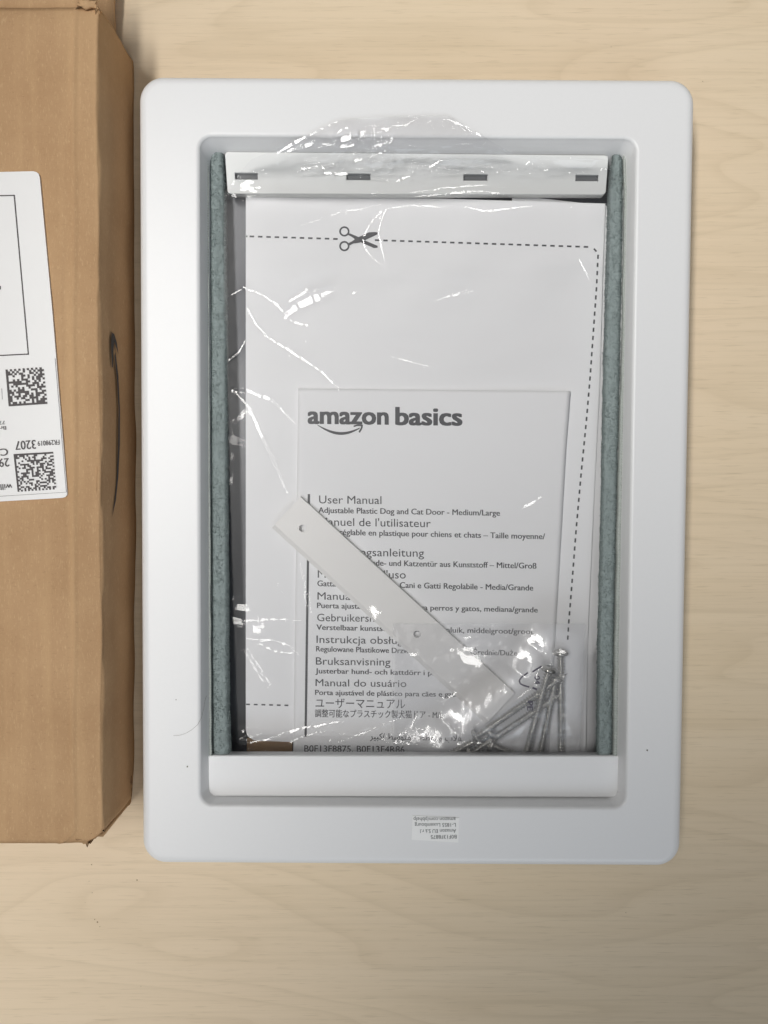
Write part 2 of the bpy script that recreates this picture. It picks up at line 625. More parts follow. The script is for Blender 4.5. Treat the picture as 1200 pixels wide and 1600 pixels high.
# raised threshold across the lower end
thr = prism_px([(324, 1180.5), (972, 1181), (970, 1246), (326, 1244.5)], 0.0268, 0.0205, 0.0009, 4)
to = part('threshold', thr, M['frame'], door, True)
wn(to)
thr2 = prism_px([(314, 1182), (982, 1182), (982, 1260), (314, 1260)], 0.0243, 0.0236)
part('threshold_ledge', thr2, M['frame'], door)

# pile strips: backing ribbon plus a soft body with thousands of short fibres
def pile_strip(edge_l, edge_r, back_l, back_r, y0, y1, seed, tilt):
    r = np.random.default_rng(seed)
    nr, nc = 220, 17
    t = np.linspace(0, 1, nr)
    y = y0 + (y1 - y0) * t
    L_ = np.interp(y, [p[1] for p in edge_l], [p[0] for p in edge_l])
    R_ = np.interp(y, [p[1] for p in edge_r], [p[0] for p in edge_r])
    L_ = L_ + 0.5 * vnoise(y / 12, y * 0 + seed, seed)
    R_ = R_ + 0.5 * vnoise(y / 12, y * 0 + seed + 2, seed + 1)
    u = np.linspace(-1, 1, nc)
    X = (L_[:, None] + R_[:, None]) / 2 + (R_ - L_)[:, None] / 2 * u[None, :]
    Y = np.repeat(y[:, None], nc, 1)
    zt = (0.0252 + 0 * y)[:, None]
    zb = 0.0150
    Z = zb + (zt - zb) * (1 - np.abs(u[None, :]) ** 5.0) ** 0.5 + 0.0002 * vnoise(X / 5, Y / 7, seed)
    V = P(X, Y, Z)
    F = grid_faces(nr, nc).tolist()
    Vl = V.reshape(-1, 3).tolist()
    nf = 26000
    ti = r.uniform(0, 1, nf)
    ui = r.uniform(-1, 1, nf)
    yi = y0 + (y1 - y0) * ti
    xi = (np.interp(yi, y, L_) + np.interp(yi, y, R_)) / 2 + (np.interp(yi, y, R_) - np.interp(yi, y, L_)) / 2 * ui
    zt1 = np.interp(yi, y, zt[:, 0])
    zi = zb + (zt1 - zb) * (1 - np.abs(ui) ** 5.0) ** 0.5 - 0.0004
    B = P(xi, yi, zi)
    d = np.stack([ui * 0.75 + tilt + r.normal(0, 0.35, nf), r.normal(0, 0.35, nf), 0.75 + r.uniform(0, 0.4, nf)], -1)
    d /= np.linalg.norm(d, axis=1)[:, None]
    ln = r.uniform(0.0007, 0.0016, nf)[:, None]
    ang = r.uniform(0, 2 * np.pi, nf)
    sd = np.stack([np.cos(ang), np.sin(ang), 0 * ang], -1) * 0.0002
    k = len(Vl)
    tri = np.stack([B - sd, B + sd, B + d * ln], 1).reshape(-1, 3)
    Vl += tri.tolist()
    F += (k + np.arange(nf * 3).reshape(-1, 3)).tolist()
    po = part('pile_strip', mesh(Vl, F), M['pile'], door)
    # backing
    bl = np.interp(y, [p[1] for p in back_l], [p[0] for p in back_l])
    br = np.interp(y, [p[1] for p in back_r], [p[0] for p in back_r])
    cols = np.linspace(0, 1, 5)
    nr2 = 900
    y2 = np.linspace(y0, y1, nr2)
    bl2, br2 = np.interp(y2, y, bl), np.interp(y2, y, br)
    X = bl2[:, None] + (br2 - bl2)[:, None] * cols[None, :]
    X = X + 0.5 * vnoise(y2 / 25, y2 * 0 + 1, seed + 5)[:, None]
    Yb = np.repeat(y2[:, None], 5, 1)
    prof = np.array([-0.004, 0.0, 0.0003, 0.0, -0.004])
    Z = np.interp(y2, y, zt[:, 0])[:, None] + 0.0010 + prof[None, :] + 0.00022 * np.sin(y2 * 1.55)[:, None]
    part('strip_backing', grid_mesh(P(X, Yb, Z)), M['pile_back'], po, True)
    return po

pile_strip([(327, 235), (328, 700), (331, 1180)], [(351, 235), (354, 320), (356, 520), (357, 700), (359, 1100), (362, 1180)],
           [(321, 235), (324, 700), (326, 1180)], [(327, 235), (329, 700), (332, 1180)], 238, 1186, 11, 0.25)
pile_strip([(956, 235), (949, 300), (946, 420), (941, 620), (938, 800), (933, 1000), (931, 1180)],
           [(974, 235), (974, 330), (970, 560), (966, 720), (962, 900), (959, 1060), (957, 1180)],
           [(972, 235), (974, 300), (970, 560), (965, 720), (961, 900), (958, 1060), (956, 1180)],
           [(978, 235), (981, 300), (978, 560), (974.5, 720), (971, 900), (968, 1060), (966, 1180)], 238, 1186, 21, -0.25)

# sticker on the lower edge
zfr = lambda x, y: H + 0.0002
st = part('sticker', prism_px([(644.5, 1274.5), (717.5, 1278), (716, 1316.5), (643, 1312)], H + 0.00035, H + 0.00002), M['sticker'], door)
up = (0.2, 5.7)
part('printed_text', text_px([
    ('B0F13F8875', (713.3, 1304.5), (673, 1305.0), up, 0.0),
    ('Amazon EU S.à r.l', (712.5, 1295.3), (656.5, 1296.0), up, 0.0),
    ('L-1855 Luxembourg', (712, 1286.1), (648, 1286.4), up, 0.0),
    ('amazon.com/pbhelp', (711.8, 1277.3), (646, 1277.3), up, 0.0)], lambda x, y: H + 0.0005), M['ink'], st)
# dust specks stuck to the face
def speck(px, py, r, z):
    n = 7
    pts = [(px + r * (0.7 + 0.5 * random.random()) * math.cos(2 * math.pi * k / n), py + r * (0.7 + 0.5 * random.random()) * math.sin(2 * math.pi * k / n)) for k in range(n)]
    return prism_px(pts[::-1], z + 0.0003, z)
for px, py, r in ((292.5, 1198, 1.3), (1011.5, 1172.5, 1.2), (275, 1093.5, 0.8)):
    part('dust_speck', speck(px, py, r, H + 0.00003), M['hair'], door)

# ------------------------------------------------------------------ cutting template in the bag
tmpl = empty('paper_template', (0, 0, 0.003))
tag(tmpl, 'white paper cutting template with dashed cut line and scissors mark, under the user manual', 'paper sheet')
def tz(x, y):
    x = np.asarray(x, float); y = np.asarray(y, float)
    edge = sstep(860, 945, x)
    return zc(x, y) + 0.0004 * np.sin(x / 70 + y / 120) + 0.0006 * vnoise(x / 130, y / 170, 5) + sstep(600, 520, y) * (0.0008 * vnoise(x / 75 + y / 90, y / 42, 6) + 0.0007 * np.exp(-((y - 428 + (x - 600) * 0.06) / 16) ** 2)) + 0.0016 * edge * sstep(420, 900, y)
rows = np.linspace(0, 1, 150)
cols = np.linspace(0, 1, 90)
yl = 301 + (1157 - 301) * rows
yr = 318 + (1178 - 318) * rows
xl = np.interp(yl, [300, 1140, 1150, 1157], [384, 384, 386, 397])
xr = np.interp(yr, [316, 420, 600, 800, 1000, 1060, 1178], [946, 942, 937, 927, 918, 917, 915])
X = xl[:, None] + (xr - xl)[:, None] * cols
Y = yl[:, None] + (yr - yl)[:, None] * cols
part('top_sheet', grid_mesh(P(X, Y, tz(X, Y))), M['paper'], tmpl, True)
xr2 = np.interp(yr, [316, 500, 800, 1100, 1178], [955, 951, 946, 940, 938])
X2 = 800 + (xr2 - 800)[:, None] * cols
Y2 = Y + 4 * (1 - rows)[:, None]
Z2 = tz(X2, Y) - 0.0016 - 0.0011 * sstep(880, 930, X2) * sstep(500, 1000, Y) - 0.0006 * vnoise(X2 / 20, Y / 150, 9)
part('lower_fold', grid_mesh(P(X2, Y2, Z2)), M['paper'], tmpl, True)
tzi = lambda x, y: tz(x, y) + 0.00022
dash = []
x = 390.0
while x < 922:
    y = 369.2 + (386 - 369.2) * ((x - 384) / (925 - 384)) ** 1.05
    if not (532 < x < 575):
        dash += stroke([(x, y), (x + 7.0, y + 0.2)], 2.6)
    x += 13.05
dash += stroke([(384.5, 369.2), (386.5, 369.3)], 2.6)
dash += stroke([(928, 388.5), (932, 393)], 2.6)
path = [(934.5, 398), (932, 450), (927, 520), (922, 590), (916, 660), (908, 740), (900, 830), (893, 920), (889, 968), (887, 1000)]
pa_ = np.array(path, float)
al_ = np.concatenate([[0], np.cumsum(np.hypot(*np.diff(pa_, axis=0).T))])
for k in np.arange(0, al_[-1] - 7, 12.7):
    q = [(np.interp(k + e_, al_, pa_[:, 0]), np.interp(k + e_, al_, pa_[:, 1])) for e_ in (0, 6.6)]
    dash += stroke(q, 2.6)
part('cut_line', flat_px([d[::-1] for d in dash], tzi), M['ink'], tmpl)
dash = []
x = 384.5
while x < 456:
    dash += stroke([(x, 1100.5 + (x - 384) * 0.025), (x + 6, 1100.7 + (x - 384) * 0.025)], 2.2)
    x += 12
part('cut_line', flat_px([d[::-1] for d in dash], tzi), M['ink'], tmpl)
sc = []
for cy in (361.5, 384.5):
    ringo = [(538 + 8 * math.cos(a), cy + 8 * math.sin(a)) for a in np.linspace(0, 2 * math.pi, 25)]
    ringi = [(538 + 5.4 * math.cos(a), cy + 5.4 * math.sin(a)) for a in np.linspace(0, 2 * math.pi, 25)]
    for k in range(24):
        sc.append([ringo[k], ringo[k + 1], ringi[k + 1], ringi[k]])
sc.append([(543, 366.5), (546, 364.5), (556, 368.5), (566, 373), (572, 376.5), (590, 384), (590, 387), (584, 387.5), (566, 379.5), (556, 375), (551, 371)])
sc.append([(543, 380.5), (551, 376.5), (556, 372), (566, 368), (576, 363), (585, 362.5), (590, 363), (590, 366), (574, 373.5), (562, 379), (552, 380.5), (545, 384)])
tzs = lambda x, y: tz(x, y) + 0.00025
so = flat_px(sc, tzs)
part('scissors_mark', so, M['ink'], tmpl)

# ------------------------------------------------------------------ user manual
man = empty('user_manual', (0, 0, 0.004))
tag(man, 'white multilingual user manual booklet with black title lines, lying on the paper template', 'manual')
def mz(x, y):
    x = np.asarray(x, float); y = np.asarray(y, float)
    return zc(x, y) + 0.0015 + 0.0004 * np.sin((x - 458) / 110) + 0.0012 * sstep(600, 900, x) * sstep(1000, 600, y) - 0.0004 * sstep(900, 1178, y)
rows = np.linspace(0, 1, 90)
cols = np.linspace(0, 1, 60)
yt = 607 + 4 * cols
X = np.empty((90, 60)); Y = np.empty((90, 60))
for i, r_ in enumerate(rows):
    y = 607 + (1190 - 607) * r_
    x0, x1 = 466 - 8 * r_, np.interp(y, [607, 700, 990, 1190], [891, 884, 868, 857])
    X[i] = x0 + (x1 - x0) * cols
    Y[i] = y + 4 * cols * (1 - 0.4 * r_)
me = grid_mesh(P(X, Y, mz(X, Y)))
mo = part('cover', me, M['paper'], man, True)
sm = mo.modifiers.new('thick', 'SOLIDIFY'); sm.thickness = 0.0005; sm.offset = -1
mzi = lambda x, y: mz(x, y) + 0.0002
BO, CH, CB = 0.019, (0.0, -12.2), (0.0, -8.8)
CH2, CB2 = (0, -11.5), (0, -8.3)
CH3, CB3 = (0, -11.0), (0, -7.9)
def ar(sx):
    return ''.join(chr(int(h, 16)) for h in sx.split())
# Arabic line in joined letter shapes, leftmost letter first
ar_line = ar('FEAE FEF4 FE92 FEDB 002F 0020 FEC2 FEB3 FEEE FE98 FEE3 0020 002D 0020 FEC2 FEC4 FED8 FEDF 0627 0648 0020 FE8F FEFC FED8')
lines = [
    ('User Manual', (498.5, 786.5), (596, 787.5), CH, 0),
    ('Adjustable Plastic Dog and Cat Door - Medium/Large', (497.5, 801.3), (781, 805.8), CB, BO),
    ("Manuel de l'utilisateur", (498.5, 821), (673, 823.8), CH, 0),
    ('Porte réglable en plastique pour chiens et chats – Taille moyenne/', (497, 835), (851.5, 842.5), CB, BO),
    ('Bedienungsanleitung', (497, 868), (662.5, 870), CH, 0),
    ('Verstellbare Hunde- und Katzentür aus Kunststoff – Mittel/Groß', (496.5, 882), (838, 888.5), CB, BO),
    ("Manuale per l'uso", (496.5, 902.5), (634, 904), CH, 0),
    ('Gattaiola in plastica per Cani e Gatti Regolabile - Media/Grande', (496, 915.8), (833, 922.8), CB, BO),
    ('Manual de usuario', (496, 936.8), (643, 938.5), CH2, 0),
    ('Puerta ajustable de plástico para perros y gatos, mediana/grande', (495.5, 950), (840, 957), CB2, BO),
    ('Gebruikershandleiding', (495.5, 970.5), (658, 972.5), CH2, 0),
    ('Verstelbaar kunststof honden-/kattenluik, middelgroot/groot', (494.5, 984), (833.5, 991), CB2, BO),
    ('Instrukcja obsługi', (494.5, 1004.5), (633, 1006.5), CH2, 0),
    ('Regulowane Plastikowe Drzwi dla Psów/Kotów – Średnie/Duże', (494, 1017.8), (808, 1024.5), CB2, BO),
    ('Bruksanvisning', (493.5, 1038.5), (610, 1040), CH2, 0),
    ('Justerbar hund- och kattdörr i plast – medel/stor', (493, 1052), (770, 1057), CB3, BO),
    ('Manual do usuário', (493, 1072), (635, 1073.5), CH3, 0),
    ('Porta ajustável de plástico para cães e gatos', (492.5, 1085.8), (722, 1089), CB3, BO),
    ('ユーザーマニュアル', (493, 1105), (633, 1106.5), (0, -12.0), 0.004),
    ('調整可能なプラスチック製犬猫ドア - M/L', (492, 1119.5), (692, 1122), (0, -9.2), 0.012),
    (ar_line, (578, 1155), (722, 1158), (0, -9.5), 0.01),
    ('B0F13F8875, B0F13F4R86', (475.5, 1174.5), (632, 1176), (0, -10.0), 0.004),
]
part('printed_text', text_px(lines, mzi), M['ink'], mo)
part('margin_bar', flat_px([[(480.8, 772), (484.4, 772), (479.2, 1151), (475.6, 1151)]], mzi), M['ink'], mo)
logo = text_px([('amazon', (482, 661.5), (606, 663), (0, -27.0), 0.034), ('basics', (619, 663.5), (721, 664.5), (0, -27.0), 0.034)], mzi)
part('logo_lettering', logo, M['ink'], mo)
t = np.linspace(0, 1, 25)
lowx = 496 + (562 - 496) * t
lowy = 663 + 16.5 * np.sin(np.pi * (t * 0.86 + 0.02)) ** 0.9
thick = 0.8 + 3.6 * np.sin(np.pi * np.clip(t * 0.95, 0, 1)) ** 0.8
poly = [(a, b2) for a, b2 in zip(lowx, lowy)]
poly2 = [(a, b2 - th) for a, b2, th in zip(lowx, lowy, thick)]
sm_q = [[poly[k], poly[k + 1], poly2[k + 1], poly2[k]] for k in range(24)]
sm_q += stroke([(552.5, 666.2), (558, 664.4), (565.8, 664.6)], 2.4) + stroke([(565.8, 663.6), (565, 669), (561.2, 675.5)], 2.6)
part('logo_smile', flat_px(sm_q, lambda x, y: mz(x, y) + 0.00023), M['ink'], mo)

# brown card seen at the lower left
ins = link('cardboard_insert', prism_px([(386, 1153), (457, 1154), (456, 1200), (385, 1200)], lambda x, y: float(zc(x, y)) - 0.0006, lambda x, y: float(zc(x, y)) - 0.0014), M['insert'])
tag(ins, 'small brown cardboard piece showing below the template at the lower left of the opening', 'cardboard piece')

# ------------------------------------------------------------------ white plastic strip with screw holes
def strip_z(x, y):
    return float(mz(x, y)) + 0.0034
def bar():
    A, Bq = np.array([449.0, 798.0]), np.array([784.0, 1105.0])      # axis ends
    d = (Bq - A) / np.linalg.norm(Bq - A)
    nrm = np.array([-d[1], d[0]])                                     # towards lower left
    Ln, hw = np.linalg.norm(Bq - A), 29.5
    holes = [np.dot(np.array([472.5, 825.5]) - A, d), np.dot(np.array([651.5, 991.0]) - A, d)]
    hoff = [np.dot(np.array([472.5, 825.5]) - A, nrm), np.dot(np.array([651.5, 991.0]) - A, nrm)]
    hr = 5.6
    bm = bmesh.new()
    def pt(a, b2, dz):
        q = A + d * a + nrm * b2
        p = Pv(q[0], q[1], strip_z(q[0], q[1]))
        return bm.verts.new((p.x, p.y, p.z - dz))
    th = 0.0030
    K = 24
    # top face: sections between holes and squares round each hole
    secs = [0.0]
    for h in holes:
        secs += [h - 16, h + 16]
    secs.append(Ln)
    tops = {}
    def tv(a, b2):
        key = (round(a, 3), round(b2, 3))
        if key not in tops:
            tops[key] = pt(a, b2, 0)
        return tops[key]
    for i in range(0, len(secs) - 1, 2):
        m_ = max(2, int((secs[i + 1] - secs[i]) / 30))
        aa = np.linspace(secs[i], secs[i + 1], m_)
        for a0, a1 in zip(aa, aa[1:]):
            bm.faces.new((tv(a0, -hw), tv(a1, -hw), tv(a1, hw), tv(a0, hw)))
    for h, ho in zip(holes, hoff):
        ringv = [pt(h + hr * math.cos(2 * math.pi * k / K), ho + hr * math.sin(2 * math.pi * k / K), 0.0) for k in range(K)]
        low = [pt(h + hr * math.cos(2 * math.pi * k / K), ho + hr * math.sin(2 * math.pi * k / K), th - 0.0004) for k in range(K)]
        for k in range(K):
            bm.faces.new((ringv[k], low[k], low[(k + 1) % K], ringv[(k + 1) % K]))
        cs = [tv(h + 16, hw), tv(h - 16, hw), tv(h - 16, -hw), tv(h + 16, -hw)]
        q = K // 4
        for s_ in range(4):
            arc = [ringv[(q // 2 + s_ * q + k) % K] for k in range(q + 1)]
            bm.faces.new([cs[s_], cs[(s_ + 1) % 4]] + arc[::-1])
    # chamfered long side towards the lower left and plain walls
    aa = sorted({k[0] for k in tops})
    for side in (hw, -hw):
        w2 = side + (7 if side > 0 else -1.0)
        col = [tv(a, side) for a in aa]
        mid = [pt(a, w2, 0.0016) for a in aa]
        lo = [pt(a, w2, th) for a in aa]
        for i in range(len(aa) - 1):
            bm.faces.new((col[i], col[i + 1], mid[i + 1], mid[i]))
            bm.faces.new((mid[i], mid[i + 1], lo[i + 1], lo[i]))
        if side > 0: P1 = (col, mid, lo)
        else: P2 = (col, mid, lo)
    for e in (0, -1):
        bm.faces.new((P1[0][e], P1[1][e], P1[2][e], P2[2][e], P2[1][e], P2[0][e]))
    bmesh.ops.recalc_face_normals(bm, faces=bm.faces)
    me = bpy.data.meshes.new('m')
    bm.to_mesh(me)
    bm.free()
    return me
sb = link('plastic_strip', bar(), M['warm'])
tag(sb, 'white plastic fixing strip with two round holes lying diagonally across the user manual', 'plastic strip')

# ------------------------------------------------------------------ screws
def screw_parts(L, r):
    """shank along -x from the head at the origin"""
    core, out, pitch = r * 0.70, r * 1.05, 0.0017
    nr = int(L / pitch * 8)
    nc = 20
    a = np.linspace(0, 2 * np.pi, nc + 1)
    s = np.linspace(0, L, nr)
    ph = (s[:, None] / pitch - a[None, :] / (2 * np.pi)) % 1.0
    rad = core + (out - core) * np.clip(1 - np.abs(ph - 0.5) * 3.2, 0, 1)
    tip = np.clip((L - s) / (r * 3.0), 0.03, 1)[:, None]
    rad = rad * tip
    Vs = np.stack([-s[:, None] + 0 * rad, rad * np.cos(a), rad * np.sin(a)], -1)
    shank = grid_mesh(Vs)
    # pan head with a cross recess
    prof = [(0.0004, 0.0), (0.0004, r * 1.55), (-0.0001, r * 1.95), (0.0003 + r * 0.25, r * 2.0), (r * 0.75, r * 1.75), (r * 1.05, r * 1.2), (r * 1.15, r * 0.62), (r * 0.55, r * 0.22), (r * 0.5, 0)]
    prof[0] = (-0.0002, 0.0); prof[1] = (-0.0004, r * 1.0)
    K = 24
    V, F = [], []
    for i, (x, rr) in enumerate(prof):
        for k in range(K):
            th = 2 * math.pi * k / K
            q = rr
            if i in (6, 7):
                q = rr * (1.0 if (k % 6) in (0, 1, 5) else 0.62)
            V.append((x, q * math.cos(th), q * math.sin(th)))
    for i in range(len(prof) - 1):
        for k in range(K):
            F.append((i * K + k, (i + 1) * K + k, (i + 1) * K + (k + 1) % K, i * K + (k + 1) % K))
    return shank, mesh(V, F)
SHANK, HEAD = screw_parts(0.060, 0.0022)
SHANK.materials.append(M['steel']); HEAD.materials.append(M['steel'])
for me in (SHANK, HEAD):
    me.polygons.foreach_set('use_smooth', [True] * len(me.polygons))
zs = lambda y: 0.0126 - 0.0135 * (y - 1050) / 868
# head px, a px on the shank, height above manual, label
screws = [
    ((876, 1022), (877, 1178), 0.0006, 'steel screw standing upright at the right end of the heap, head highest'),
    ((857, 1048), (822, 1178), 0.0044, 'steel screw on top of the heap leaning left, second highest head'),
    ((868, 1062), (844, 1178), 0.0016, 'steel screw partly hidden behind the topmost leaning screw'),
    ((746, 1150), (848, 1079), 0.0030, 'upper of the two long parallel diagonal steel screws, head at lower left'),
    ((737, 1177), (834, 1112), 0.0020, 'lower of the two long parallel diagonal steel screws, head at lower left'),
    ((764, 1146), (700, 1181), 0.0012, 'steel screw with its thread pointing to the lower left corner of the heap'),
    ((768, 1164), (812, 1182), 0.0004, 'nearly buried steel screw at the bottom of the heap beside the threshold'),
]
for i, (a, b2, dz, lab) in enumerate(screws):
    r_ = 0.0021
    za = float(mz(a[0], a[1])) + 0.0025 + dz
    pa = Pv(a[0], a[1], za)
    pb = Pv(b2[0], b2[1], float(mz(*b2)) + 0.0026 + dz * (0.9 if i != 1 else 0.75))
    e = empty('screw', pa)
    tag(e, lab, 'screw', 'loose steel screws in the corner of the bag')
    x = (pa - pb).normalized()
    e.rotation_mode = 'QUATERNION'
    e.rotation_quaternion = Vector((1, 0, 0)).rotation_difference(x)
    sh = bpy.data.objects.new('shank', SHANK); COL.objects.link(sh); sh.parent = e
    hd = bpy.data.objects.new('head', HEAD); COL.objects.link(hd); hd.parent = e

# ------------------------------------------------------------------ films
def heap(X, Y):
    """extra height of what lies under the film"""
    d, _ = dist_poly(X, Y, [(449, 798), (784, 1105)])
    h = 0.0008 * np.exp(-(np.maximum(d - 28, 0) / 75.0) ** 2)
    g = np.zeros_like(h)
    for a, b2 in (((876, 1022), (877, 1185)), ((857, 1048), (822, 1185)), ((746, 1150), (848, 1079)), ((737, 1177), (834, 1112)), ((768, 1160), (705, 1185))):
        d, _ = dist_poly(X, Y, [a, b2])
        g = np.maximum(g, np.exp(-(np.maximum(d - 8, 0) / 46.0) ** 2))
    return np.sqrt(h * h + (0.0066 * g) ** 2) + 0.0

def film_rows(ys, yk, xlk, xrk, nc):
    xl, xr = np.interp(ys, yk, xlk), np.interp(ys, yk, xrk)
    u = np.linspace(0, 1, nc)
    X = xl[:, None] + (xr - xl)[:, None] * u
    return X, np.repeat(ys[:, None], nc, 1)

# small milky bag round the screws and the strip end
ys = np.linspace(974, 1186, 120)
X, Y = film_rows(ys, [974, 1186], [614, 612], [915, 905], 170)
Zb = mz(X, Y) + 0.0036 + heap(X, Y)
Zb = Zb + 0.00012 * vnoise(X / 18, Y / 15, 31) + 0.00006 * vnoise(X / 6, Y / 6, 32)
small = empty('small_parts_bag', (0, 0, 0.006))
tag(small, 'small milky plastic bag holding the steel screws, recycling mark printed on it', 'plastic bag')
part('film', grid_mesh(P(X, Y, Zb)), M['milky'], small, True)
sz = lambda x, y: float(mz(x, y)) + 0.0043 + float(heap(np.array([[x]], float), np.array([[y]], float))[0, 0])
mk = stroke([(846, 1041), (838, 1046), (832, 1050)], 2.6) + stroke([(825, 1051), (815, 1058), (811.5, 1063), (812.5, 1068), (818, 1071), (827, 1073.5)], 2.4) + stroke([(832, 1074.5), (839, 1077.5)], 3.0)
mko = part('recycling_mark', flat_px(mk, sz), M['bag_ink'], small)
me = text_px([('04', (835, 1056), (835.5, 1069), (8.5, 0), 0.02), ('PE', (824, 1096), (824, 1110), (8.5, 0), 0.03)], sz)
part('printed_text', me, M['bag_ink'], small)

# big clear bag
ridges = [  # px polyline, height mm, half width px
    ([(365, 608), (385, 611), (423, 624), (436, 636), (462, 662)], .42, 3.2),
    ([(372, 618), (392, 640), (402, 668), (418, 700), (430, 726), (441, 752), (448, 768)], .50, 3.4),
    ([(380, 449), (410, 461), (432, 475), (448, 493), (458, 504), (482, 508)], .40, 3.0),
    ([(387, 483), (400, 507), (420, 528), (445, 543), (500, 580), (540, 615)], .40, 3.4),
    ([(362, 460), (383, 450)], .30, 2.6),
    ([(448, 492), (465, 478), (500, 463), (532, 447)], .75, 8.5),
    ([(452, 470), (480, 455), (530, 447)], .40, 4.0),
    ([(538, 467), (556, 455), (560, 446)], .35, 3.0),
    ([(592, 342), (605, 326), (640, 321), (690, 323), (706, 321), (740, 318)], .40, 3.0),
    ([(597, 330), (578, 350), (567, 372), (570, 388), (584, 406), (603, 417)], .36, 2.8),
    ([(600, 332), (591, 362), (598, 395), (603, 417)], .34, 2.6),
    ([(468, 268), (474, 258), (500, 254), (550, 247), (600, 250)], .40, 3.0),
    ([(470, 264), (505, 270), (545, 272), (580, 278), (625, 282)], .42, 2.8),
    ([(450, 236), (490, 224), (530, 228), (570, 226)], .55, 4.6),
    ([(534, 218), (560, 210), (585, 206), (606, 202)], .65, 7.5),
    ([(480, 250), (540, 243), (580, 232), (604, 222)], .60, 5.0),
    ([(470, 262), (530, 258), (570, 246), (612, 238)], .60, 4.6),
    ([(614, 196), (630, 197), (648, 188), (660, 180)], .40, 2.8),
    ([(640, 301), (690, 294), (740, 290), (800, 288)], .38, 2.8),
    ([(650, 307), (700, 303), (745, 298), (790, 304)], .40, 3.5),
    ([(385, 998), (430, 1001), (455, 1010), (463, 1021), (436, 1019), (402, 1006)], .32, 2.6),
    ([(386, 1018), (400, 1040), (420, 1072), (432, 1092)], .38, 2.6),
    ([(468, 882), (475, 905), (478, 925), (484, 957)], .30, 2.6),
    ([(383, 1162), (430, 1152), (470, 1138), (512, 1131), (532, 1127)], .70, 4.6),
    ([(388, 1174), (440, 1166), (475, 1150), (520, 1139)], .45, 3.2),
    ([(484, 1176), (520, 1163), (560, 1148), (600, 1132), (625, 1122)], .42, 2.8),
    ([(606, 1158), (640, 1140), (652, 1117)], .60, 4.2),
    ([(598, 1155), (622, 1158), (640, 1163)], .75, 6.0),
    ([(594, 550), (620, 560), (690, 578)], .30, 4.0),
    ([(357, 972), (420, 968), (480, 970)], .22, 2.4),
    ([(358, 562), (372, 552), (384, 532)], .25, 2.4),
    ([(395, 285), (380, 285), (372, 277)], .50, 4.0),
    ([(700, 262), (740, 257), (790, 258)], .32, 3.0),
    ([(690, 250), (670, 262), (650, 268)], .28, 3.0),
    ([(735, 190), (790, 214), (850, 234), (960, 243)], .35, 3.2),
    ([(432, 240), (480, 212), (530, 188)], .35, 3.4),
    ([(700, 186), (740, 205), (800, 240)], .35, 3.0),
    ([(700, 320), (760, 330), (830, 322)], .25, 4.0),
    ([(470, 352), (540, 330), (600, 318)], .22, 3.0),
    ([(905, 405), (915, 425), (922, 440)], .30, 3.0),
    ([(680, 470), (705, 462), (740, 455)], .25, 4.0),
    ([(818, 794), (846, 776)], .45, 4.5),
]
ys = np.concatenate([np.linspace(181, 350, 150), np.linspace(351.3, 1186, 640)])
X, Y = film_rows(ys, [181, 187, 235, 241, 249, 300, 700, 1186],
                 [640, 531, 428, 412, 392, 350, 350, 355],
                 [702, 712, 792, 806, 956, 956, 944, 938], 470)
base = zc(X, Y) + 0.0080 + heap(X, Y) * 0.97 + 0.0012 * sstep(880, 1040, Y) * sstep(500, 700, X)
base = base + 0.0004 * vnoise(X / 110, Y / 130, 41)
lo_edge = sstep(918, 942, X) * 0.0006
base = base - lo_edge
railz = 0.0276 + 0.0004 * vnoise(X / 60, Y / 30, 42)
frz = H + 0.0011 + 0.0004 * (1 + vnoise(X / 45, Y / 25, 43))
up1 = sstep(338, 298, Y)
z = base * (1 - up1) + railz * up1
up2 = sstep(296, 200, Y)
z = z * (1 - up2) + frz * up2
z = np.where(Y > 1150, np.minimum(z, 0.0198), z)
# crumple, stronger near the mouth of the bag and the lower end
cr = 0.05 + 0.35 * np.exp(-((X - 600) / 90) ** 2 - ((Y - 235) / 45) ** 2) + 0.35 * np.exp(-((Y - 1155) / 30) ** 2) + 0.12 * np.exp(-((X - 735) / 60) ** 2 - ((Y - 1110) / 40) ** 2) + 0.22 * sstep(330, 270, Y)
z = z + 0.00022 * cr * (1 - 2 * np.abs(vnoise(X / 17, Y / 13, 51))) + 0.00008 * cr * vnoise(X / 7, Y / 7, 52)
z = z + 0.00010 * np.abs(vnoise(X / 60 + Y / 90, Y / 38 - X / 200, 53))
# creases: every fold line is a narrow facet turned far enough to mirror one of the spots, shaping the glint into the film
kp = (CAM_Z - z) / FPX
zx = np.gradient(z, axis=1) / np.gradient(X, axis=1)
gx = zx / kp
gy = -(np.gradient(z, axis=0) - zx * np.gradient(X, axis=0)) / (np.gradient(Y, axis=0) * kp)
LL = np.array(LAMPS)
LA = LL[:, :3]
AX = np.concatenate([LL[:, 5:7], np.zeros((len(LL), 1))], 1) - LA
AX /= np.linalg.norm(AX, axis=1)[:, None]
CC = np.cos(np.radians(LL[:, 7]) / 2)
rr_ = np.random.default_rng(99)
def glint_facets(cx, cy, sx, sy, n_, lmin, lmax, ang, dang, wd_):  # random short facets added to the film to catch lamp glints
    out = []
    for _ in range(n_):
        x0, y0 = rr_.normal(cx, sx), rr_.normal(cy, sy)
        l, a = rr_.uniform(lmin, lmax), math.radians(rr_.normal(ang, dang))
        x1, y1 = x0 + l * math.cos(a), y0 + l * math.sin(a)
        out.append(([(x0, y0), ((x0 + x1) / 2 + rr_.normal(0, 1.5), (y0 + y1) / 2 + rr_.normal(0, 1.5)), (x1, y1)], 1.0, rr_.uniform(*wd_)))
    return out
ridges += glint_facets(596, 226, 22, 10, 16, 8, 26, 80, 25, (1.8, 3.0))
